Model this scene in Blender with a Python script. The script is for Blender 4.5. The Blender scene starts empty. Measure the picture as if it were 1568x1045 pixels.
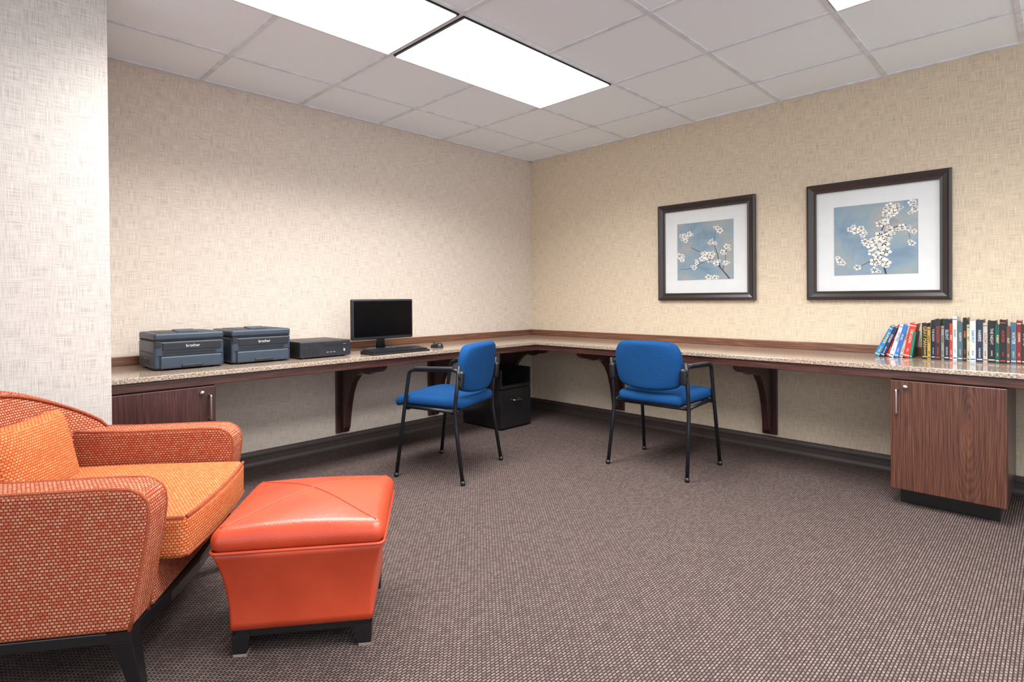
import bpy, bmesh, math, random
from mathutils import Vector, Matrix
random.seed(7)
scene = bpy.context.scene
PI = math.pi

def lin(c):
    o = []
    for v in c[:3]:
        v = v/255.0
        o.append(v/12.92 if v <= 0.04045 else ((v+0.055)/1.055)**2.4)
    return (o[0], o[1], o[2], 1.0)

# ------------------------------------------------------------------ materials
class NT:
    def __init__(s, name):
        s.m = bpy.data.materials.new(name); s.m.use_nodes = True
        s.t = s.m.node_tree; s.b = s.t.nodes['Principled BSDF']
    def n(s, typ, **kw):
        nd = s.t.nodes.new(typ)
        for k, v in kw.items():
            setattr(nd, k, v)
        return nd
    def l(s, a, b): s.t.links.new(a, b)
    def coords(s, kind='UV', scale=(1,1,1), rot=(0,0,0), loc=(0,0,0)):
        tc = s.n('ShaderNodeTexCoord'); mp = s.n('ShaderNodeMapping')
        mp.inputs['Scale'].default_value = scale; mp.inputs['Rotation'].default_value = rot
        mp.inputs['Location'].default_value = loc
        s.l(tc.outputs[kind], mp.inputs['Vector']); return mp.outputs['Vector']
    def noise(s, vec, scale=5, detail=2, rough=.5, dist=0):
        nd = s.n('ShaderNodeTexNoise'); nd.inputs['Scale'].default_value = scale
        nd.inputs['Detail'].default_value = detail; nd.inputs['Roughness'].default_value = rough
        nd.inputs['Distortion'].default_value = dist
        s.l(vec, nd.inputs['Vector']); return nd.outputs['Fac']
    def ramp(s, fac, stops):
        r = s.n('ShaderNodeValToRGB'); el = r.color_ramp.elements
        while len(el) < len(stops): el.new(.5)
        for e, (p, c) in zip(el, stops):
            e.position = p; e.color = lin(c)
        s.l(fac, r.inputs['Fac']); return r.outputs['Color']
    def mix(s, fac, a, b, mode='MIX'):
        m = s.n('ShaderNodeMix', data_type='RGBA', blend_type=mode)
        for i, v in ((0, fac), (6, a), (7, b)):
            if hasattr(v, 'is_linked'): s.l(v, m.inputs[i])
            else: m.inputs[i].default_value = v
        return m.outputs[2]
    def math(s, op, a, b=0.0):
        m = s.n('ShaderNodeMath', operation=op)
        for i, v in ((0, a), (1, b)):
            if hasattr(v, 'is_linked'): s.l(v, m.inputs[i])
            else: m.inputs[i].default_value = v
        return m.outputs[0]
    def bump(s, h, strength=.3, dist=.002):
        b = s.n('ShaderNodeBump'); b.inputs['Strength'].default_value = strength
        b.inputs['Distance'].default_value = dist
        s.l(h, b.inputs['Height']); s.l(b.outputs['Normal'], s.b.inputs['Normal'])
    def col(s, c):
        s.l(c, s.b.inputs['Base Color'])

def M(name, c, rough=.5, metal=0.0, coat=0.0, spec=.5, var=0.06):
    k = NT(name)
    k.b.inputs['Roughness'].default_value = rough
    k.b.inputs['Metallic'].default_value = metal
    k.b.inputs['Coat Weight'].default_value = coat
    k.b.inputs['Specular IOR Level'].default_value = spec
    v = k.coords('Object')
    f = k.noise(v, 14, 3)
    a = tuple(max(0, x*(1-var)) for x in c); b = tuple(min(255, x*(1+var)) for x in c)
    k.col(k.ramp(f, [(.3, a), (.7, b)]))
    return k.m

def wall_mat(name, c):
    k = NT(name)
    v1 = k.coords('UV', (13, 330, 1)); v2 = k.coords('UV', (330, 13, 1))
    a = k.noise(v1, 1, 2); b = k.noise(v2, 1, 2)
    s = k.math('ADD', a, b); s = k.math('MULTIPLY', s, .5)
    lo = tuple(x*.84 for x in c); hi = tuple(min(255, x*1.07) for x in c)
    k.col(k.ramp(s, [(.34, lo), (.5, c), (.66, hi)]))
    k.b.inputs['Roughness'].default_value = .8
    k.b.inputs['Specular IOR Level'].default_value = .25
    k.bump(s, .2, .001)
    return k.m

def carpet_mat():
    k = NT('carpet_loop')
    v = k.coords('UV', (1, 1, 1), (0, 0, 0))
    br = k.n('ShaderNodeTexBrick'); k.l(v, br.inputs['Vector'])
    br.offset = .5
    br.inputs['Scale'].default_value = 1
    br.inputs['Brick Width'].default_value = .017
    br.inputs['Row Height'].default_value = .0095
    br.inputs['Mortar Size'].default_value = .0024
    br.inputs['Mortar Smooth'].default_value = .5
    br.inputs['Bias'].default_value = 0
    br.inputs['Color1'].default_value = lin((134, 116, 110))
    br.inputs['Color2'].default_value = lin((100, 86, 82))
    br.inputs['Mortar'].default_value = lin((38, 32, 32))
    n1 = k.noise(v, 420, 3); n2 = k.noise(v, 1.3, 3)
    c = k.mix(k.math('MULTIPLY', n1, .4), br.outputs['Color'], lin((58, 48, 48)))
    c = k.mix(k.math('MULTIPLY', n2, .2), c, lin((80, 68, 66)))
    k.col(c)
    k.b.inputs['Roughness'].default_value = .95
    k.b.inputs['Specular IOR Level'].default_value = .1
    h = k.math('SUBTRACT', n1, br.outputs['Fac'])
    k.bump(h, .6, .003)
    return k.m

def wood_mat(name, dark, mid, light, axis='V', scale=1.0, rough=.35, coat=.15, fig=.05, cath=None):
    k = NT(name)
    sc = (46*scale, 1.3*scale, 1) if axis == 'V' else (1.3*scale, 46*scale, 1)
    v = k.coords('UV', sc)
    fine = k.noise(v, 4, 4, .6, .15)
    if cath:
        sx, sy = 7.0, 1.25
        vv = k.coords('UV', (sx, sy, 1), loc=(-cath[0]*sx, -cath[1]*sy, 0))
        wv = k.n('ShaderNodeTexWave', wave_type='RINGS', rings_direction='Z')
        k.l(vv, wv.inputs['Vector'])
        wv.inputs['Scale'].default_value = 5.0; wv.inputs['Distortion'].default_value = 2.6
        wv.inputs['Detail'].default_value = 2; wv.inputs['Detail Scale'].default_value = 1.2
        rings = wv.outputs['Fac']
        f = k.math('ADD', k.math('MULTIPLY', k.math('SUBTRACT', rings, .5), .12), fine)
    else:
        vv = k.coords('UV', (4.2*scale, .55*scale, 1) if axis == 'V' else (.55*scale, 4.2*scale, 1), loc=(.3, .2, 0))
        big = k.noise(vv, 1.5, 1, .4, .2)
        rings = k.math('SINE', k.math('MULTIPLY', big, 75))
        f = k.math('ADD', k.math('MULTIPLY', rings, fig), fine)
    k.col(k.ramp(f, [(.3, dark), (.52, mid), (.75, light)]))
    k.b.inputs['Roughness'].default_value = rough
    k.b.inputs['Coat Weight'].default_value = coat
    return k.m

def granite_mat():
    k = NT('granite_brown')
    v = k.coords('UV')
    a = k.noise(v, 120, 3, .7)
    vo = k.n('ShaderNodeTexVoronoi'); vo.inputs['Scale'].default_value = 170; k.l(v, vo.inputs['Vector'])
    c = k.ramp(a, [(.3, (62, 50, 45)), (.45, (136, 118, 104)), (.58, (180, 162, 144)), (.72, (216, 204, 190))])
    c2 = k.mix(k.math('LESS_THAN', vo.outputs['Distance'], .22), c, lin((80, 66, 60)))
    k.col(c2)
    k.b.inputs['Roughness'].default_value = .12
    k.b.inputs['Specular IOR Level'].default_value = .7
    return k.m

def weave_mat(name, c1, c2, mort, w=.009, h=.0045, rough=.9, nz=.3, ms=.2):
    k = NT(name)
    v = k.coords('UV')
    br = k.n('ShaderNodeTexBrick'); k.l(v, br.inputs['Vector'])
    br.offset = .5
    br.inputs['Scale'].default_value = 1
    br.inputs['Brick Width'].default_value = w
    br.inputs['Row Height'].default_value = h
    br.inputs['Mortar Size'].default_value = h*ms
    br.inputs['Mortar Smooth'].default_value = .5
    br.inputs['Color1'].default_value = lin(c1)
    br.inputs['Color2'].default_value = lin(c2)
    br.inputs['Mortar'].default_value = lin(mort)
    n = k.noise(v, 260, 2)
    c = k.mix(k.math('MULTIPLY', n, nz), br.outputs['Color'], lin(mort))
    k.col(c)
    k.b.inputs['Roughness'].default_value = rough
    k.b.inputs['Specular IOR Level'].default_value = .15
    k.bump(k.math('SUBTRACT', n, br.outputs['Fac']), .7, .002)
    return k.m

def leather_mat():
    k = NT('orange_leather')
    v = k.coords('Object')
    a = k.noise(v, 6, 3); f = k.noise(v, 220, 2)
    k.col(k.ramp(a, [(.3, (176, 60, 34)), (.7, (192, 70, 41))]))
    k.b.inputs['Roughness'].default_value = .35
    k.b.inputs['Specular IOR Level'].default_value = .55
    k.bump(k.math('ADD', k.math('MULTIPLY', f, .25), k.noise(v, 9, 3)), .35, .006)
    return k.m

def ceil_mat():
    k = NT('ceiling_tile')
    v = k.coords('UV'); a = k.noise(v, 160, 3, .7)
    k.col(k.ramp(a, [(.35, (232, 241, 251)), (.55, (242, 249, 255))]))
    k.b.inputs['Roughness'].default_value = .9
    k.bump(a, .3, .001)
    return k.m

def emit_mat(name, c, s):
    k = NT(name)
    k.b.inputs['Emission Color'].default_value = c
    k.b.inputs['Emission Strength'].default_value = s
    k.b.inputs['Base Color'].default_value = (.9, .9, .9, 1)
    return k.m

def art_mat(name, seed):
    k = NT(name)
    vv = k.coords('UV', loc=(seed, seed*2, 0))
    a = k.noise(vv, 4.5, 5, .6, .4)
    b = k.noise(vv, 9, 4, .7)
    c = k.ramp(a, [(.28, (100, 126, 146)), (.43, (126, 148, 166)), (.53, (142, 156, 160)), (.62, (164, 158, 152)), (.76, (100, 118, 126))])
    c = k.mix(k.math('MULTIPLY', b, .25), c, lin((98, 136, 158)))
    k.col(c); k.b.inputs['Roughness'].default_value = .5
    k.b.inputs['Coat Weight'].default_value = .35; k.b.inputs['Coat Roughness'].default_value = .08
    return k.m

m_wl = wall_mat('linen_wallpaper_cool_lit', (210, 197, 185))  # one wallpaper throughout; cooler light on this wall is tinted into its colour
m_wr = wall_mat('linen_wallpaper_warm_lit', (210, 194, 171))  # same wallpaper, with the warmer light put into the base colour
m_wp = wall_mat('linen_wallpaper_column', (200, 194, 188))  # same wallpaper again, greyer light tint in the colour
m_carpet = carpet_mat()
m_ceil = ceil_mat()
m_grid = M('ceiling_grid_white', (218, 222, 228), .6)
m_base = M('baseboard_brown', (60, 50, 48), .5)
m_granite = granite_mat()
m_mahog = wood_mat('mahogany_dark', (40, 20, 20), (62, 33, 31), (88, 50, 44), 'V')
m_mahogH = wood_mat('mahogany_dark_h', (44, 24, 20), (70, 41, 35), (96, 60, 48), 'H')
m_walnut = wood_mat('walnut_door', (52, 29, 22), (82, 48, 36), (108, 68, 51), 'V', .8, cath=(.09, .44))
m_splash = wood_mat('walnut_backsplash', (78, 48, 36), (112, 74, 56), (142, 98, 74), 'H')
m_blackw = M('black_lacquer', (22, 21, 23), .3, coat=.3)
m_blk = M('black_plastic', (25, 26, 29), .4)
m_blkm = M('black_steel_frame', (26, 29, 34), .35, .3)
m_screen = M('screen_black', (4, 4, 5), .2, spec=.15)
m_blue = weave_mat('blue_fabric', (28, 90, 148), (22, 76, 132), (14, 56, 104), .003, .003)
m_ofab = weave_mat('orange_tweed', (190, 104, 66), (202, 158, 122), (132, 50, 38), .0105, .0085, ms=.24)
m_ocush = weave_mat('orange_tweed_light', (204, 118, 62), (210, 156, 102), (168, 70, 40), .0105, .0085, ms=.22)
m_opip = weave_mat('orange_piping', (174, 84, 54), (184, 116, 80), (130, 50, 38), .006, .004)
m_leather = leather_mat()
m_printer = M('printer_blue_grey', (46, 58, 72), .42)
m_printer2 = M('printer_dark', (26, 30, 37), .4)
m_white = M('white_print', (205, 208, 212), .5)
m_chrome = M('satin_steel', (190, 188, 184), .28, 1.0)
m_frame = M('frame_espresso', (42, 33, 32), .32, coat=.3)
m_frame2 = M('frame_inner_lip', (60, 47, 44), .3, coat=.3)
m_mat = M('mat_board', (214, 217, 218), .6, var=.01, coat=.3)
m_petal = M('petal_white', (226, 224, 216), .6)
m_petal2 = M('petal_shade', (194, 201, 208), .6)
m_branch = M('branch_brown', (64, 54, 60), .6)
m_stamen = M('stamen_ochre', (150, 118, 84), .6)
m_paper = M('page_paper', (208, 200, 184), .8)
m_glow = emit_mat('light_diffuser', (1, .99, .97, 1), 3.0)
m_dark = M('shadow_gap', (20, 20, 20), .7)
m_scuff = M('scuffed_wood', (138, 126, 118), .7)

# ------------------------------------------------------------------ geometry helpers
def box_uv(me):
    uv = me.uv_layers.get('UVMap') or me.uv_layers.new(name='UVMap')
    for p in me.polygons:
        n = p.normal; ax = max(range(3), key=lambda i: abs(n[i]))
        for li in p.loop_indices:
            c = me.vertices[me.loops[li].vertex_index].co
            uv.data[li].uv = ((c.y, c.z), (c.x, c.z), (c.x, c.y))[ax]

def add(name, bm, mat, parent=None, smooth=False, bevel=0, subd=0, M4=None, mats=None, bseg=2):
    bmesh.ops.recalc_face_normals(bm, faces=bm.faces)
    me = bpy.data.meshes.new(name); bm.to_mesh(me); bm.free()
    box_uv(me)
    for mm in (mats or [mat]): me.materials.append(mm)
    if M4: me.transform(M4)
    if smooth:
        for p in me.polygons: p.use_smooth = True
    ob = bpy.data.objects.new(name, me); scene.collection.objects.link(ob)
    if parent: ob.parent = parent
    if bevel:
        b = ob.modifiers.new('bevel', 'BEVEL'); b.width = bevel; b.segments = bseg
        b.limit_method = 'ANGLE'
    return ob

def empty(name, loc=(0,0,0), rz=0):
    e = bpy.data.objects.new(name, None); scene.collection.objects.link(e)
    e.location = loc; e.rotation_euler = (0, 0, rz); e.empty_display_size = .1
    return e

def bm_box(bm, x0, x1, y0, y1, z0, z1, mi=0):
    vs = [bm.verts.new((x, y, z)) for x in (x0, x1) for y in (y0, y1) for z in (z0, z1)]
    fs = [(0,1,3,2),(4,6,7,5),(0,4,5,1),(2,3,7,6),(0,2,6,4),(1,5,7,3)]
    for f in fs:
        fc = bm.faces.new([vs[i] for i in f]); fc.material_index = mi

def box(name, x0, x1, y0, y1, z0, z1, mat, parent=None, bevel=.003, M4=None, bseg=2):
    bm = bmesh.new(); bm_box(bm, x0, x1, y0, y1, z0, z1)
    return add(name, bm, mat, parent, bevel=bevel, M4=M4, bseg=bseg)

def rbox(name, h, r, mat, parent=None, k=4, m=6, deform=None, M4=None, smooth=True):
    hs = h
    R3 = [min(r, x*.999) for x in hs]; rm = min(R3)
    def axis(i):
        hh = hs[i]; rr = rm
        a = [-hh + rr*j/k for j in range(k+1)]
        mid = [(-hh+rr) + (2*hh-2*rr)*j/m for j in range(1, m)]
        return a + mid + [-x for x in reversed(a)]
    A = [axis(i) for i in range(3)]
    bm = bmesh.new()
    for ax in range(3):
        u, w = [i for i in range(3) if i != ax]
        for s in (-1, 1):
            g = []
            for a in A[u]:
                row = []
                for b in A[w]:
                    p = [0, 0, 0]; p[ax] = s*hs[ax]; p[u] = a; p[w] = b
                    q = [max(-(hs[i]-rm), min(hs[i]-rm, p[i])) for i in range(3)]
                    d = Vector([p[i]-q[i] for i in range(3)])
                    if d.length > 1e-9: d = d.normalized()*rm
                    row.append(bm.verts.new(Vector(q)+d))
                g.append(row)
            for i in range(len(g)-1):
                for j in range(len(g[0])-1):
                    bm.faces.new((g[i][j], g[i+1][j], g[i+1][j+1], g[i][j+1]))
    bmesh.ops.remove_doubles(bm, verts=bm.verts, dist=1e-5)
    if deform:
        for v in bm.verts: v.co = Vector(deform(v.co.copy()))
    return add(name, bm, mat, parent, smooth=smooth, M4=M4)

def fillet(pts, rad, n=6):
    pts = [Vector(p) for p in pts]; out = [pts[0]]
    for i in range(1, len(pts)-1):
        a, b, c = pts[i-1], pts[i], pts[i+1]
        d1 = (a-b); d2 = (c-b)
        t = min(rad, d1.length*.49, d2.length*.49)
        p = b+d1.normalized()*t; q = b+d2.normalized()*t
        for j in range(n+1):
            s = j/n
            out.append(p*(1-s)**2 + b*2*s*(1-s) + q*s*s)
    out.append(pts[-1]); return out

def tube(name, pts, r, mat, parent=None, fil=0, cyclic=False, seg=10, M4=None, flat=1.0):
    if fil: pts = fillet(pts, fil)
    pts = [Vector(p) for p in pts]
    bm = bmesh.new(); rings = []; n = len(pts)
    prev = None
    for i, p in enumerate(pts):
        if cyclic: t = (pts[(i+1) % n]-pts[i-1])
        else: t = pts[min(i+1, n-1)]-pts[max(i-1, 0)]
        t = t.normalized()
        if prev is None:
            ref = Vector((0, 0, 1)) if abs(t.z) < .9 else Vector((1, 0, 0))
            nrm = t.cross(ref).normalized()
        else:
            nrm = (prev - t*prev.dot(t)).normalized()
        prev = nrm; bn = t.cross(nrm)
        rings.append([bm.verts.new(p + (nrm*math.cos(2*PI*j/seg) + bn*math.sin(2*PI*j/seg)*flat)*r) for j in range(seg)])
    for i in range(n if cyclic else n-1):
        a = rings[i]; b = rings[(i+1) % n]
        for j in range(seg):
            bm.faces.new((a[j], a[(j+1) % seg], b[(j+1) % seg], b[j]))
    if not cyclic:
        bm.faces.new(rings[0]); bm.faces.new(rings[-1])
    return add(name, bm, mat, parent, smooth=True, M4=M4)

def prism(name, poly, y0, y1, mat, parent=None, bevel=.004, M4=None, smooth=False, plane='XZ', bseg=2):
    bm = bmesh.new()
    f = (lambda a, b, t: (a, t, b)) if plane == 'XZ' else (lambda a, b, t: (a, b, t))
    A = [bm.verts.new(f(a, b, y0)) for a, b in poly]; B = [bm.verts.new(f(a, b, y1)) for a, b in poly]
    n = len(poly)
    bm.faces.new(A); bm.faces.new(B)
    for i in range(n): bm.faces.new((A[i], A[(i+1) % n], B[(i+1) % n], B[i]))
    return add(name, bm, mat, parent, bevel=bevel, M4=M4, smooth=smooth, bseg=bseg)

def rrect(w, d, r, n=5):
    o = []
    for cx, cy, a0 in ((w-r, d-r, 0), (-(w-r), d-r, PI/2), (-(w-r), -(d-r), PI), (w-r, -(d-r), 1.5*PI)):
        for i in range(n+1):
            a = a0+PI/2*i/n; o.append((cx+r*math.cos(a), cy+r*math.sin(a)))
    return o

def loft(name, levels, mat, parent=None, smooth=True, cap=True, M4=None):
    bm = bmesh.new(); R_ = []
    for z, w, d, r, ox, oy in levels:
        R_.append([bm.verts.new((x+ox, y+oy, z)) for x, y in rrect(w, d, r)])
    for a, b in zip(R_, R_[1:]):
        n = len(a)
        for j in range(n): bm.faces.new((a[j], a[(j+1) % n], b[(j+1) % n], b[j]))
    if cap: bm.faces.new(R_[0]); bm.faces.new(R_[-1])
    return add(name, bm, mat, parent, smooth=smooth, M4=M4)

def text(name, body, size, mat, parent, M4, ext=.0003, align='CENTER'):
    cu = bpy.data.curves.new(name, 'FONT'); cu.body = body; cu.size = size; cu.extrude = ext
    cu.align_x = align; cu.align_y = 'CENTER'
    t = bpy.data.objects.new(name+'_c', cu); scene.collection.objects.link(t)
    bpy.context.view_layer.update()
    dg = bpy.context.evaluated_depsgraph_get()
    me = bpy.data.meshes.new_from_object(t.evaluated_get(dg))
    bpy.data.objects.remove(t)
    me.transform(M4); me.materials.clear(); me.materials.append(mat)
    ob = bpy.data.objects.new(name, me); scene.collection.objects.link(ob); ob.parent = parent
    return ob

T = Matrix.Translation
def R(a, ax): return Matrix.Rotation(a, 4, ax)

# ------------------------------------------------------------------ camera
H = 1.067
YW, XW, ZC = 3.694, 4.003, 2.395
cam_d = bpy.data.cameras.new('camera'); cam = bpy.data.objects.new('camera', cam_d)
scene.collection.objects.link(cam); scene.camera = cam
cam_d.sensor_width = 36; cam_d.lens = 36*857/1568
pitch = math.radians(.4); roll = .008
cam_d.shift_y = -(522.7-457-857*math.tan(pitch))/1568
cam_d.clip_start = .05
Rm = R(math.radians(44.66-90), 'Z') @ R(PI/2-pitch, 'X') @ R(-roll, 'Z')
cam.matrix_world = T((0, 0, H)) @ Rm

# ------------------------------------------------------------------ room (side behind the viewer left unbuilt to let world light in as fill)
XN, YN = -2.2, -2.2
box('floor', XN, XW+.1, YN, YW+.1, -.1, 0, m_carpet, bevel=0)
box('ceiling', XN, XW+.1, YN, YW+.1, ZC, ZC+.1, m_ceil, bevel=0)
box('wall_left', .5, XW, YW, YW+.1, 0, ZC, m_wl, bevel=0)
box('wall_right', XW, XW+.1, YN, YW+.1, 0, ZC, m_wr, bevel=0)
box('wall_column', XN, .5, 2.93, YW+.1, 0, ZC, m_wp, bevel=0)

def baseboard(name, axis, a0, a1, w, sgn):
    prof = [(0, 0), (.016, 0), (.016, .012), (.011, .03), (.011, .062), (.014, .066), (.014, .078), (.008, .088), (.006, .1), (0, .1)]
    bm = bmesh.new()
    def P(t, d, z): return (t, w+sgn*d, z) if axis == 'X' else (w+sgn*d, t, z)
    A = [bm.verts.new(P(a0, d, z)) for d, z in prof]; B = [bm.verts.new(P(a1, d, z)) for d, z in prof]
    n = len(prof); bm.faces.new(A); bm.faces.new(B)
    for i in range(n): bm.faces.new((A[i], A[(i+1) % n], B[(i+1) % n], B[i]))
    add(name, bm, m_base)
baseboard('baseboard_left', 'X', .5, XW, YW, -1)
baseboard('baseboard_right', 'Y', YN, YW-.016, XW, -1)
baseboard('baseboard_column', 'X', XN, .5, 2.93, -1)

GX = [3.533-.61*i for i in range(10)]; GY = [3.205-.61*i for i in range(9)]
bm = bmesh.new()
gw = .011
for x in GX: bm_box(bm, x-gw, x+gw, YN, YW, ZC-.006, ZC-.0002)
for y in GY: bm_box(bm, XN, XW, y-gw, y+gw, ZC-.0065, ZC-.0001)
bm_box(bm, .5, XW, YW-.022, YW, ZC-.008, ZC); bm_box(bm, XW-.022, XW, YN, YW, ZC-.008, ZC)
add('trim_1', bm, m_grid)

LP = 34
def troffer(ix, iy):
    x1 = GX[ix]; x0 = x1-1.22; y1 = GY[iy]; y0 = y1-.61
    cx, cy = (x0+x1)/2, (y0+y1)/2
    e = empty('ceiling_light', (cx, cy, ZC))
    hx, hy = .61-.014, .305-.014
    bm = bmesh.new()
    bm_box(bm, -hx, hx, -hy, hy, -.012, -.001)
    add('housing', bm, m_dark, e)
    box('diffuser', -hx+.012, hx-.012, -hy+.006, hy-.006, -.018, -.0125, m_glow, e, bevel=0)
    ld = bpy.data.lights.new('lamp', 'AREA'); ld.shape = 'RECTANGLE'; ld.size = 1.16; ld.size_y = .55
    ld.energy = LP; ld.color = (1, .985, .965); ld.spread = math.radians(142)
    lo = bpy.data.objects.new('lamp', ld); scene.collection.objects.link(lo); lo.parent = e
    lo.location = (0, 0, -.022)
troffer(1, 1); troffer(3, 1); troffer(1, 4); troffer(3, 4); troffer(1, 7); troffer(4, 7)

# ------------------------------------------------------------------ desk (L shaped)
DT, DD = .712, .64
XD, YD = XW-DD, YW-DD
desk = empty('corner_desk')
L = [(.505, YW-.001), (.505, YD), (XD, YD), (XD, -.7), (XW-.001, -.7), (XW-.001, YW-.001)]
prism('countertop', L, DT-.026, DT, m_granite, desk, bevel=.004, plane='XY')
AP = .012
prism('apron', [(.505, YD+AP+.03), (.505, YD+AP), (XD+AP, YD+AP), (XD+AP, -.69), (XD+AP+.03, -.69), (XD+AP+.03, YD+AP+.03)],
      DT-.07, DT-.027, m_mahogH, desk, bevel=.003, plane='XY')
box('trim_2', .505, XW-.001, YW-.02, YW-.001, DT+.0005, DT+.05, m_splash)
box('trim_3', XW-.02, XW-.001, -.7, YW-.021, DT+.0005, DT+.05, m_splash)
prof = [(.0, .13), (.06, .13), (.085, .16), (.10, .24), (.12, .33), (.15, .42), (.19, .49), (.25, .545), (.32, .578),
        (.35, .566), (.40, .566), (.43, .58), (.52, .594), (.56, .615), (.56, .641), (0, .641)]
def bracket(M4):
    prism('bracket_gusset', prof, -.022, .022, m_mahog, desk, bevel=.004, M4=M4)
    box('bracket_plate', 0, .02, -.05, .05, .115, .641, m_mahog, desk, M4=M4)
for x in (1.99, 2.80, 3.62):
    bracket(T((x, YW-.001, 0)) @ R(-PI/2, 'Z'))
for y in (2.68, 1.45, -.3):
    bracket(T((XW-.001, y, 0)) @ R(PI, 'Z'))

def cabinet(loc, rz, w, mdoor, side):
    e = empty('desk_cabinet', loc, rz)   # local: front at -y, width along x
    hw = w/2; d = .60
    box('carcass', -hw, hw, .02, d, .085, .64, m_mahog, e)
    box('plinth', -hw+.03, hw-.03, .08, d, 0, .085, m_blackw, e)
    box('door', -hw+.002, hw-.002, 0, .019, .087, .636, mdoor, e)
    s = side
    tube('handle', [(s*(hw-.03), 0, .47), (s*(hw-.03), -.025, .47), (s*(hw-.03), -.025, .59), (s*(hw-.03), 0, .59)], .0055, m_chrome, e, fil=.006)
    tube('lock', [(s*(hw-.065), .002, .605), (s*(hw-.065), -.012, .605)], .011, m_chrome, e, seg=16)
    return e
cabinet((XD+.012, .41, 0), -PI/2, .45, m_walnut, -1)
cabinet((.735, YD+.012, 0), 0, .45, m_mahog, 1)

# file pedestal in the corner
fc = empty('file_cabinet', (3.29, 3.21, 0), 0)
w = .175
box('body', -w, w, .02, .46, .012, .33, m_blackw, fc)
box('drawer_front', -w, w, 0, .018, .015, .325, m_blackw, fc)
box('side_l', -w, -w+.015, 0, .46, .33, .49, m_blackw, fc)
box('side_r', w-.015, w, 0, .46, .33, .49, m_blackw, fc)
box('back', -w+.015, w-.015, .445, .46, .33, .49, m_blackw, fc)
box('lip', -w+.015, w-.015, 0, .015, .33, .36, m_blackw, fc)
tube('pull', [(-.045, .0, .235), (-.045, -.02, .235), (.045, -.02, .235), (.045, 0, .235)], .006, m_chrome, fc, fil=.008)

# ------------------------------------------------------------------ guest chairs
def guest_chair(loc, rz):
    e = empty('guest_armchair', loc, rz)     # local +x forward
    for s in (-1, 1):
        y = s*.27; yi = s*.255
        tube('side_frame', [(.225, y, .0), (.165, yi, .46), (.135, yi, .645), (-.19, yi, .655), (-.205, yi, .60)], .0115, m_blkm, e, fil=.03)
        tube('rear_leg', [(-.225, y, 0), (-.165, yi, .40), (-.20, yi, .68)], .0115, m_blkm, e, fil=.1)
        for x in (.225, -.225):
            tube('glide', [(x, y, 0), (x*.995, y, .025)], .014, m_blk, e)
        rbox('arm_pad', (.13, .018, .009), .008, m_blk, e, m=3, M4=T((-.03, yi, .660)) @ R(.03, 'Y'))
        rbox('back_joint', (.022, .02, .05), .015, m_blk, e, m=2, M4=T((-.20, s*.243, .60)) @ R(-.1, 'Y'))
        tube('seat_rail', [(-.168, s*.25, .41), (.17, s*.25, .425)], .011, m_blkm, e)
    tube('cross_front', [(.15, -.255, .415), (.15, .255, .415)], .011, m_blkm, e)
    tube('cross_rear', [(-.15, -.255, .405), (-.15, .255, .405)], .011, m_blkm, e)
    def sd(p):
        u = p.x/.235; v = p.y/.25
        p.y *= (1-.10*(1-u)/2)
        p.z += .012*(1-u*u)*(1-v*v) - (.02*max(0, u-.5)**2*4 if u > .5 else 0)
        p.x *= 1-.06*abs(v)**4; p.y *= 1-.06*abs(u)**4
        return p
    rbox('seat_cushion', (.24, .25, .03), .028, m_blue, e, k=4, m=10, deform=sd, M4=T((.03, 0, .455)) @ R(-.03, 'Y'))
    rbox('seat_pan', (.20, .20, .008), .006, m_blk, e, m=3, M4=T((.02, 0, .42)))
    def bd(p):
        u = p.y/.225; v = p.z/.15
        w = (1-abs(v)**3.2*.20) if v > 0 else (1-abs(v)**3*.14)
        p.y *= w
        p.z *= (1-.12*abs(u)**3)
        p.x += .045*u*u - .012
        p.x += (.010*(1-u*u)*(1-v*v) if p.x > 0 else 0)
        return p
    rbox('backrest', (.026, .228, .152), .026, m_blue, e, k=4, m=12, deform=bd, M4=T((-.215, 0, .655)) @ R(-.14, 'Y'))
    return e
guest_chair((2.226, 2.75, 0), math.radians(112))
guest_chair((3.205, 1.82, 0), math.radians(1))

# ------------------------------------------------------------------ ottoman
def cam2w(r, z): return (.7113*z+.7029*r, .7029*z-.7113*r)
ox, oy = cam2w(-.668, 1.868)
ot = empty('ottoman', (ox, oy, 0), math.radians(-45.34+8.2))
lv = []
for i in range(13):
    t = i/12; z = .085+(.332-.085)*t
    f = t**2.2
    lv.append((z, .208+.034*f, .188+.044*f, .012, 0, 0))
loft('body', lv, m_leather, ot)
def crown(x, y):
    u = x/.25; v = y/.237
    return .040*(1-u*u)*(1-v*v)
def od(p):
    if p.z > 0: p.z += crown(p.x, p.y)
    u = p.x/.25; v = p.y/.237
    p.x *= 1-.012*(1-abs(v)**2); p.y *= 1-.012*(1-abs(u)**2)
    return p
rbox('top_pad', (.25, .237, .037), .036, m_leather, ot, k=6, m=16, deform=od, M4=T((0, 0, .363)))
tube('welt', [(x, y, .335) for x, y in rrect(.246, .233, .02)], .005, m_leather, ot, cyclic=True, seg=8)
for s in (-1, 1):
    pts = []
    for i in range(31):
        t = -1+2*i/30; x = t*.222; y = s*t*.209
        edge = max(0, abs(x)-.214)
        pts.append((x, y, .4002+crown(x, y)-edge*.1))
    tube('seam', pts, .0022, m_leather, ot, seg=6)
box('base_frame', -.196, .196, -.178, .178, .058, .084, m_blackw, ot)
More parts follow.
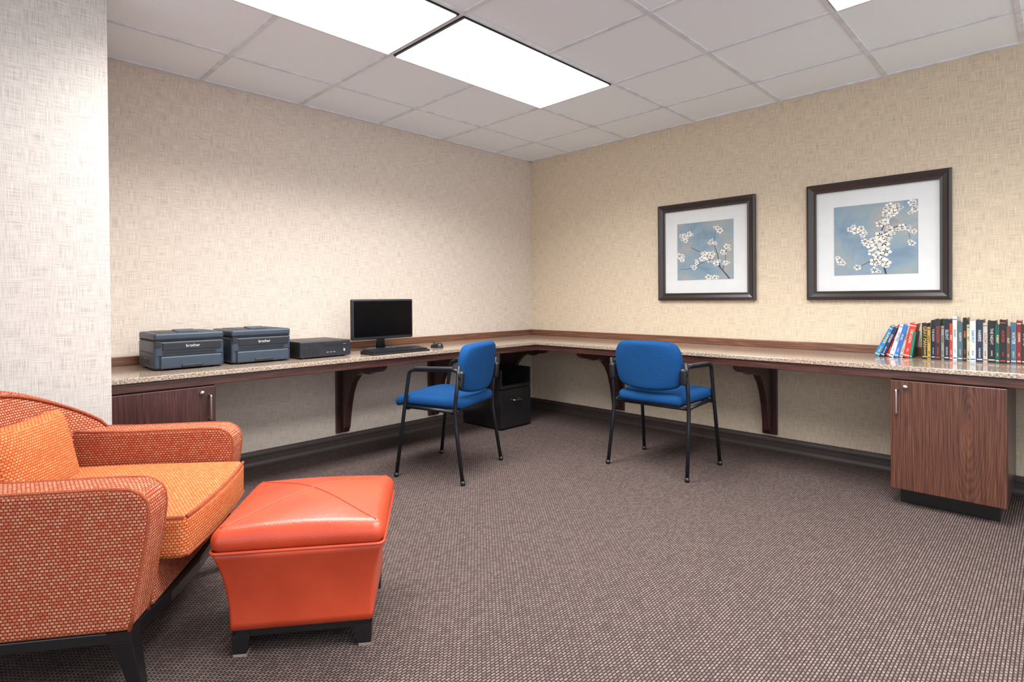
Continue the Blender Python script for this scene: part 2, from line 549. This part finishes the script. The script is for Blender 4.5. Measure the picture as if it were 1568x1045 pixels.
for sx in (-1, 1):
    for sy in (-1, 1):
        loft('foot', [(.008, .020, .020, .003, sx*.182, sy*.16), (.055, .026, .024, .003, sx*.178, sy*.158), (.07, .026, .024, .003, sx*.178, sy*.158)], m_blackw, ot, smooth=False)
        loft('foot_scuff', [(0, .019, .019, .003, sx*.182, sy*.16), (.009, .0203, .0203, .003, sx*.182, sy*.16)], m_scuff, ot, smooth=False)

# ------------------------------------------------------------------ upholstered armchair
ax_, ay_ = cam2w(-1.400, 1.805)
ac = empty('upholstered_armchair', (ax_, ay_, 0), math.radians(-45.34+10))
side = [(-.34, .20), (.325, .20), (.338, .27), (.354, .36), (.368, .44), (.375, .50), (.372, .535), (.358, .558), (.33, .573),
        (.26, .577), (.0, .577), (-.34, .59)]
for s in (-1, 1):
    y0, y1 = sorted((s*.41, s*.29))
    prism('arm', side, y0, y1, m_ofab, ac, bevel=.014, bseg=4)
    for yy in (s*.402, s*.298):
        pts = [(a-(.002 if a > .3 else 0), yy, b-(.002 if b > .55 else 0)) for a, b in side[1:]]
        tube('arm_piping', pts, .0055, m_opip, ac, fil=.012, seg=8)
bm = bmesh.new(); rings = []
NU = 36
for i in range(NU+1):
    u = -1+2*i/NU
    y = u*.398
    top = .588 + .20*max(0, math.cos(PI/2*u))**.62
    xf = -.215 + .145*abs(u)**2.6
    th = .125
    sec = []
    rr = .045
    for z in (.20, .30, .40, .50, max(.52, top-rr)): sec.append((xf - .14*(z-.40), z))
    zt = max(.52, top-rr)
    for j in range(1, 8):
        a = PI*j/8
        sec.append((xf-.14*(top-.40)-th/2+th/2*math.cos(a), zt+rr*math.sin(a)))
    for z in (zt, .50, .40, .30, .20): sec.append((xf - .14*(z-.40) - th, z))
    rings.append([bm.verts.new((x, y, z)) for x, z in sec])
for a, b in zip(rings, rings[1:]):
    n = len(a)
    for j in range(n): bm.faces.new((a[j], a[(j+1) % n], b[(j+1) % n], b[j]))
bm.faces.new(rings[0]); bm.faces.new(rings[-1])
pip = [Vector(r[5].co) + Vector((.002, 0, .004)) for r in rings]
add('backrest', bm, m_ofab, ac, smooth=True)
tube('back_piping', pip, .0055, m_opip, ac, seg=8)
box('seat_deck', -.30, .335, -.292, .292, .20, .33, m_ofab, ac, bevel=.015)
def cd(p):
    u = p.x/.30; v = p.y/.285
    if p.z > 0: p.z += .028*(1-u*u)*(1-v*v)
    if u > 0: p.x += .02*(1-v*v)
    return p
rbox('seat_cushion', (.295, .284, .063), .022, m_ocush, ac, k=4, m=14, deform=cd, M4=T((.122, 0, .392)) @ R(.02, 'Y'))
for z in (.334, .445):
    tube('cushion_piping', [(.122+.293+(.016*(1-(y/.283)**2)), y, z) for y in (-.27, -.2, -.1, 0, .1, .2, .27)], .0055, m_opip, ac, seg=8)
tube('cushion_piping_side', [(.41, -.277, .445), (.2, -.280, .449), (0, -.28, .453)], .0055, m_opip, ac, seg=8)
def pd(p):
    u = p.y/.20; v = p.z/.15
    f = (1-min(1, abs(u))**4)*(1-min(1, abs(v))**4)
    p.x = p.x*(.25+.75*max(0, f)**.6)
    p.y *= 1-.06*(1-abs(v)**2); p.z *= 1-.06*(1-abs(u)**2)
    return p
rbox('lumbar_pillow', (.065, .205, .145), .03, m_ocush, ac, k=3, m=14, deform=pd, M4=T((-.160, .02, .545)) @ R(-.22, 'Y'))
box('rail_side_near', -.33, .31, -.405, -.375, .17, .20, m_blackw, ac)
box('rail_side_far', -.33, .31, .375, .405, .17, .20, m_blackw, ac)
prism('rail_front', [(.285, -.405), (.315, -.405), (.345, -.2), (.355, 0), (.345, .2), (.315, .405), (.285, .405)], .165, .20, m_blackw, ac, plane='XY')
box('rail_back', -.35, -.32, -.405, .405, .17, .20, m_blackw, ac)
for sy in (-1, 1):
    loft('front_leg', [(0, .015, .015, .003, .335, sy*.372), (.10, .020, .020, .003, .318, sy*.376), (.175, .028, .026, .003, .30, sy*.379), (.20, .030, .027, .003, .298, sy*.379)], m_blackw, ac, smooth=False)
    loft('rear_leg', [(0, .016, .016, .003, -.37, sy*.36), (.10, .02, .02, .003, -.345, sy*.37), (.20, .028, .026, .003, -.32, sy*.378)], m_blackw, ac, smooth=False)

# ------------------------------------------------------------------ printers
def printer(loc):
    e = empty('laser_printer', loc)
    w, d = .165, .33
    rbox('body', (w, d/2-.005, .0725), .014, m_printer, e, m=3, M4=T((0, d/2, .0785)))
    rbox('lid', (w-.001, d/2-.003, .019), .012, m_printer, e, m=3, M4=T((0, d/2, .171)))
    box('seam', -w+.002, w-.002, .004, d-.004, .1495, .1535, m_dark, e, bevel=0)
    rbox('lid_panel', (.125, .105, .004), .003, m_printer2, e, m=2, M4=T((0, .17, .1895)))
    rbox('output_stop', (.05, .045, .004), .003, m_printer, e, m=2, M4=T((0, .10, .196)) @ R(.08, 'X'))
    box('front_panel', -.128, .148, -.002, .01, .103, .140, m_printer2, e, bevel=.002)
    box('button_strip', -.16, -.134, -.001, .01, .12, .148, m_printer2, e, bevel=.002)
    box('slot', -.125, .125, -.0015, .01, .088, .0925, m_dark, e, bevel=0)
    rbox('paper_tray', (.145, .014, .032), .008, m_printer, e, m=3, M4=T((.005, .004, .040)))
    box('tray_gap', -.148, .158, -.0005, .01, .0735, .0765, m_dark, e, bevel=0)
    rbox('tray_handle', (.05, .006, .008), .004, m_printer2, e, m=2, M4=T((.005, -.010, .020)))
    for s in (-1, 1):
        box('side_groove', s*w-.0012, s*w+.0012, .03, d-.03, .086, .09, m_dark, e, bevel=0)
        rbox('side_grip', (.002, .05, .012), .002, m_printer2, e, m=2, M4=T((s*w, .16, .045)))
        box('foot', s*.13-.012, s*.13+.012, .02, .05, 0, .008, m_blk, e)
        box('foot_rear', s*.13-.012, s*.13+.012, d-.05, d-.02, 0, .008, m_blk, e)
    text('label', 'brother', .021, m_white, e, T((.01, -.0025, .122)) @ R(PI/2, 'X'))
printer((.898, 3.25, DT)); printer((1.265, 3.25, DT))

pc = empty('desktop_computer', (1.635, 3.22, DT))
rbox('case', (.165, .165, .048), .005, m_blk, pc, m=2, M4=T((0, .168, .054)))
box('fascia', -.163, .163, -.004, .004, .008, .1, m_printer2, pc)
box('optical_drive', -.02, .14, -.006, 0, .072, .09, m_blk, pc, bevel=.001)
box('drive_button', .11, .13, -.008, -.005, .076, .081, m_chrome, pc, bevel=0)
for i in range(9):
    box('vent', -.15+i*.012, -.144+i*.012, -.006, -.003, .02, .06, m_dark, pc, bevel=0)
for i in range(3):
    box('port', .0+i*.022, .014+i*.022, -.006, -.003, .03, .036, m_chrome, pc, bevel=0)
tube('power_button', [(.12, -.003, .04), (.12, -.008, .04)], .009, m_chrome, pc, seg=14)
for x in (-.13, .13):
    for y in (.03, .3): box('foot', x-.01, x+.01, y, y+.02, 0, .007, m_blk, pc, bevel=0)

mo = empty('computer_monitor', (2.16, 3.41, DT))
Z0, Z1 = .075, .355
rbox('shell', (.246, .016, .14), .01, m_blk, mo, m=3, M4=T((0, .006, .215)))
box('screen', -.232, .232, -.0115, -.008, Z0+.022, Z1-.014, m_screen, mo, bevel=0)
rbox('rear_bulge', (.13, .02, .09), .018, m_blk, mo, m=3, M4=T((0, .03, .215)))
loft('neck', [(.01, .035, .015, .01, 0, .035), (.09, .028, .012, .01, 0, .035), (.2, .028, .012, .01, 0, .035)], m_blk, mo)
loft('base', [(0, .115, .085, .06, 0, .02), (.008, .115, .085, .06, 0, .02), (.014, .10, .07, .05, 0, .022)], m_blk, mo)
tube('cable', [(.02, .05, .16), (.04, .13, .08), (.08, .17, .02), (.2, .2, .005)], .003, m_blk, mo, fil=.03, seg=6)

kb = empty('keyboard', (2.10, 3.16, DT), math.radians(2))
prism('base', [(-.075, 0), (.075, 0), (.075, .022), (.06, .024), (-.075, .012)], -.225, .225, m_blk, kb, bevel=.002, M4=R(PI/2, 'Z'))
bm = bmesh.new()
for rrow in range(6):
    y = -.062+rrow*.0215
    for c in range(20):
        if rrow == 0 and 4 <= c <= 8: continue
        x = -.215+c*.0215
        z = .014+.0125*(y+.075)/.15
        bm_box(bm, x, x+.0185, y, y+.0185, z, z+.006)
bm_box(bm, -.215+4*.0215, -.215+9*.0215-.003, -.062, -.0435, .015, .021)
add('keys', bm, m_printer2, kb)
ms = empty('computer_mouse', (2.50, 3.24, DT), .1)
def md(p):
    p.z = max(0, p.z) * (1-.25*(p.y/.055)) if p.z > 0 else 0
    p.x *= 1-.12*(p.y/.055)**2
    return p
rbox('shell', (.031, .055, .034), .0308, m_blk, ms, k=6, m=3, deform=md, M4=T((0, 0, .001)))
tube('wheel', [(-.004, .025, .031), (.004, .025, .031)], .009, m_printer2, ms, seg=14)

# ------------------------------------------------------------------ framed pictures
def picture(y0, y1, seed, kind):
    yc = (y0+y1)/2; w = (y1-y0)/2; zc = 1.411; h = .372
    e = empty('framed_blossom_print', (XW-.001, yc, zc))
    B = Matrix(((0, 0, -1, 0), (-1, 0, 0, 0), (0, 1, 0, 0), (0, 0, 0, 1)))
    def ring(name, wo, ho, wi, hi, zo, zi, mat, z0=0):
        bm = bmesh.new()
        def rect(a, b, z): return [bm.verts.new((x, y, z)) for x, y in ((-a, -b), (a, -b), (a, b), (-a, b))]
        rs = [rect(wo, ho, z0), rect(wo, ho, zo), rect(wo-.012, ho-.012, zo+.006), rect((wo+wi)/2, (ho+hi)/2, (zo+zi)/2+.002), rect(wi, hi, zi), rect(wi, hi, z0)]
        for a, b in zip(rs, rs[1:]):
            for j in range(4): bm.faces.new((a[j], a[(j+1) % 4], b[(j+1) % 4], b[j]))
        add(name, bm, mat, e, M4=B)
    ring('frame', w, h, w-.042, h-.042, .026, .018, m_frame)
    ring('inner_lip', w-.042, h-.042, w-.056, h-.056, .02, .014, m_frame2)
    box('mat_board', -w+.05, w-.05, -h+.05, h-.05, .002, .008, m_mat, e, bevel=0, M4=B)
    aw, ah = .22, .217
    box('canvas', -aw, aw, -ah, ah, .008, .0095, art_mat('blossom_art_ground_%d' % kind, seed), e, bevel=0, M4=B)
    rnd = random.Random(seed)
    bm = bmesh.new(); cnt = [0]
    def quadstrip(pts, ws, mi):
        z = .0098
        for i in range(len(pts)-1):
            a = Vector(pts[i]); b = Vector(pts[i+1]); d = (b-a)
            if d.length == 0: continue
            n = Vector((-d.y, d.x)).normalized()
            vs = [bm.verts.new((q.x, q.y, z)) for q in (a+n*ws[i], a-n*ws[i], b-n*ws[i+1], b+n*ws[i+1])]
            f = bm.faces.new(vs); f.material_index = mi
    def flower(x, y, s, rot, sq=1.0):
        cnt[0] += 1
        z = .0100+cnt[0]*.000006
        for kx in range(5):
            a = rot+kx*2*PI/5
            px = Vector((x, y))+Vector((math.cos(a), math.sin(a)*sq))*s*.55
            pr = []
            for j in range(10):
                t = 2*PI*j/10
                u = math.cos(t)*s*.5; v = math.sin(t)*s*.40
                q = px + Vector((math.cos(a), math.sin(a)*sq))*u + Vector((-math.sin(a), math.cos(a)*sq))*v
                q.x = max(-aw, min(aw, q.x)); q.y = max(-ah, min(ah, q.y))
                pr.append(bm.verts.new((q.x, q.y, z)))
            f = bm.faces.new(pr); f.material_index = 0 if rnd.random() < .75 else 1
        pr = [bm.verts.new((x+math.cos(2*PI*j/8)*s*.16, y+math.sin(2*PI*j/8)*s*.16, z+.00003)) for j in range(8)]
        f = bm.faces.new(pr); f.material_index = 3
    def branch(pts, w0, w1):
        out = []
        n = len(pts)
        P = [Vector(p) for p in pts]
        for i in range(n-1):
            for j in range(6):
                t = j/6
                p0 = P[max(0, i-1)]; p1 = P[i]; p2 = P[i+1]; p3 = P[min(n-1, i+2)]
                q = .5*((2*p1)+(p2-p0)*t+(2*p0-5*p1+4*p2-p3)*t*t+(-p0+3*p1-3*p2+p3)*t**3)
                out.append(q)
        out.append(P[-1])
        m = len(out); quadstrip(out, [w0+(w1-w0)*i/(m-1) for i in range(m)], 2)
    if kind == 1:
        branch([(.19, -.215), (.12, -.13), (.05, -.06), (-.05, .0), (-.11, .03)], .0045, .0015)
        branch([(.12, -.13), (.10, -.03), (.075, .05), (.09, .16)], .0035, .001)
        branch([(.14, -.15), (.16, -.06), (.17, .02)], .0025, .001)
        branch([(.05, -.06), (-.02, -.09), (-.12, -.13), (-.2, -.13)], .0025, .001)
        spots = [(-.16, .12, .035), (-.12, .135, .03), (-.185, .125, .026), (-.15, .085, .028), (-.2, -.03, .04), (-.18, -.06, .03),
                 (.12, .14, .034), (.1, .16, .026), (.05, .06, .03), (.08, .05, .026), (.02, -.04, .04), (.06, -.03, .036), (-.02, -.06, .034),
                 (.04, -.07, .04), (.0, -.02, .028), (.14, -.02, .03), (.17, .02, .03), (.16, -.1, .03), (-.08, -.12, .03), (-.06, -.09, .024), (.09, -.1, .034), (.03, -.2, .035), (.08, -.205, .03)]
    else:
        branch([(.06, -.215), (.04, -.12), (.02, -.02), (.05, .08), (.09, .19)], .005, .0018)
        branch([(.03, -.06), (-.04, .0), (-.09, .06)], .003, .001)
        branch([(.02, -.1), (-.03, -.14), (-.09, -.17)], .003, .001)
        branch([(.04, .02), (.1, .06), (.16, .07), (.18, -.01)], .003, .001)
        spots = [(.08, .19, .035), (.1, .15, .034), (.06, .15, .03), (.12, .175, .028), (.19, .2, .03), (.205, .16, .03), (-.1, .06, .034), (-.07, .07, .028), (-.13, .07, .026),
                 (.0, -.02, .045), (.05, -.03, .045), (.03, .02, .04), (.07, .01, .036), (-.03, -.03, .04), (.02, -.07, .045), (.06, -.08, .042), (-.01, -.08, .036),
                 (.03, -.13, .045), (.06, -.15, .04), (.0, -.14, .036), (-.05, -.01, .03), (-.06, .03, .026), (.08, .05, .03), (.14, .06, .03), (.17, .05, .024), (.19, -.04, .028),
                 (.03, .09, .034), (.06, .1, .03), (-.19, -.12, .03), (-.17, -.14, .024), (-.09, -.17, .03), (.0, -.19, .03), (.2, .03, .022)]
    for x, y, s in spots:
        flower(x, y, s*.72, rnd.random()*6, .8+.2*rnd.random())
        for q in range(2):
            if rnd.random() < .75: flower(max(-.2, min(.2, x+rnd.uniform(-.024, .024))), max(-.2, min(.2, y+rnd.uniform(-.024, .024))), s*.5, rnd.random()*6, .7)
    add('blossoms', bm, m_petal, e, mats=[m_petal, m_petal2, m_branch, m_stamen], M4=B)
picture(1.54, 2.296, 3.7, 1); picture(.452, 1.206, 9.1, 2)

# ------------------------------------------------------------------ books
bk = empty('row_of_books', (0, 0, 0))
cols = {}
def bc(c):
    if c not in cols: cols[c] = M('book_%d_%d_%d' % c, c, .4)
    return cols[c]
W_ = (218, 218, 215); Y_ = (208, 176, 70); R_C = (190, 56, 44)
spec = [ # thickness, height, depth, colour, title, title colour, lean
 (.026, .186, .12, (30, 118, 176), 'SUMMER', (236, 214, 60), .44),
 (.020, .180, .12, (24, 44, 88), 'OCEAN', W_, .38),
 (.018, .190, .12, (188, 44, 36), 'FIRE', W_, .33),
 (.022, .192, .12, (206, 206, 200), 'LETTERS', (40, 70, 150), .29),
 (.020, .190, .12, (44, 104, 176), 'RIVER', W_, .25),
 (.016, .194, .12, (200, 200, 194), 'FIELDS', R_C, .22),
 (.030, .196, .12, (196, 54, 40), 'DECISION', (235, 225, 210), .19),
 (.012, .15, .12, (34, 112, 94), '', W_, .14),
 (.026, .198, .14, (26, 26, 30), 'GRAY MAN', Y_, 0),
 (.014, .178, .13, (160, 136, 70), 'LEGACY', (30, 30, 30), 0),
 (.018, .215, .14, (20, 26, 46), 'THE ROOM', W_, 0),
 (.024, .222, .14, (34, 33, 38), 'SHADOW', R_C, 0),
 (.012, .185, .13, (140, 138, 130), 'GARDEN', (40, 40, 40), 0),
 (.022, .222, .14, (24, 30, 42), 'SILENT', (180, 190, 200), 0),
 (.013, .200, .14, (168, 58, 44), 'WOLF', W_, 0),
 (.018, .238, .15, (210, 208, 202), 'ISLAND', (30, 80, 140), 0),
 (.022, .208, .14, (74, 100, 108), 'NORTH', W_, 0),
 (.016, .230, .14, (24, 26, 30), 'EMBER', (210, 120, 60), 0),
 (.012, .195, .14, (186, 176, 142), 'SALT', (60, 60, 60), 0),
 (.024, .215, .14, (190, 198, 204), 'HARVEST', (20, 90, 150), 0),
 (.026, .222, .14, (34, 46, 66), 'HARRIS', W_, 0),
 (.018, .205, .14, (172, 170, 162), 'COLONY', (170, 40, 40), 0),
 (.030, .218, .14, (28, 28, 32), 'THE NIGHT', W_, 0),
 (.016, .200, .14, (24, 74, 66), 'FOREST', (226, 214, 150), 0),
 (.024, .224, .14, (24, 24, 30), 'HUNTER', R_C, 0),
 (.014, .190, .14, (92, 64, 48), 'DUST', W_, 0),
 (.022, .210, .14, (64, 98, 120), 'WATER', W_, 0),
 (.018, .220, .14, (118, 32, 34), 'CROWN', (226, 210, 166), 0),
 (.026, .20, .14, (40, 40, 44), 'STONE', W_, 0),
 (.024, .215, .14, (30, 40, 70), 'WINTER', W_, 0),
 (.020, .20, .14, (180, 176, 166), 'PAPER', (60, 60, 70), 0)]
y = .790; xs = 3.80
first_up = True
RS = random.Random(4)
for i, (t, h, d, c, ti, tc, lean) in enumerate(spec):
    if lean == 0 and first_up:
        y -= .045; first_up = False
    step = t/math.cos(lean)+.001
    M4 = T((xs+RS.uniform(-.016, .014), y, DT+.0005 + t*math.sin(lean))) @ R(lean, 'X')
    bm = bmesh.new()
    bm_box(bm, 0, d, -.0015, 0, 0, h, 0); bm_box(bm, 0, d, -t, -t+.0015, 0, h, 0); bm_box(bm, 0, .002, -t+.0015, -.0015, 0, h, 0)
    bm_box(bm, .002, d-.003, -t+.0015, -.0015, .002, h-.003, 1)
    add('book', bm, None, bk, M4=M4, mats=[bc(c), m_paper])
    bm = bmesh.new(); bm_box(bm, -.0004, .0, -t+.002, -.002, h*.05, h*.075)
    if i % 3 == 0: bm_box(bm, -.0004, .0, -t+.001, -.001, h*.92, h*.94)
    add('spine_band', bm, bc(tc), bk, M4=M4)
    if ti:
        fr = RS.uniform(.4, .62)
        sz = min(t*RS.uniform(.6, .9), h*fr/(len(ti)*.62))
        rot = R(-PI/2, 'Z') @ R(PI/2, 'X') @ R(-PI/2, 'Z')
        text('spine_title', ti, sz, bc(tc), bk, M4 @ T((-.0006, -t/2, h*.62)) @ rot)
        text('spine_author', spec[(i*5+3) % len(spec)][4] or 'A. LANE', sz*.55, bc(tc), bk, M4 @ T((-.0006, -t/2, h*.22)) @ rot)
    if i == 0:
        bm = bmesh.new(); bm_box(bm, .02, d-.02, 0, .0006, .11, .165); bm_box(bm, .03, d-.03, 0, .0006, .03, .05)
        add('cover_print', bm, bc((226, 194, 60)), bk, M4=M4)
    y -= step

# ------------------------------------------------------------------ world + colour
w = bpy.data.worlds.new('world'); scene.world = w; w.use_nodes = True
w.node_tree.nodes['Background'].inputs[0].default_value = (.91, .95, 1, 1)
w.node_tree.nodes['Background'].inputs[1].default_value = 1.45
scene.view_settings.view_transform = 'Standard'
scene.view_settings.look = 'None'
scene.view_settings.exposure = 0.2
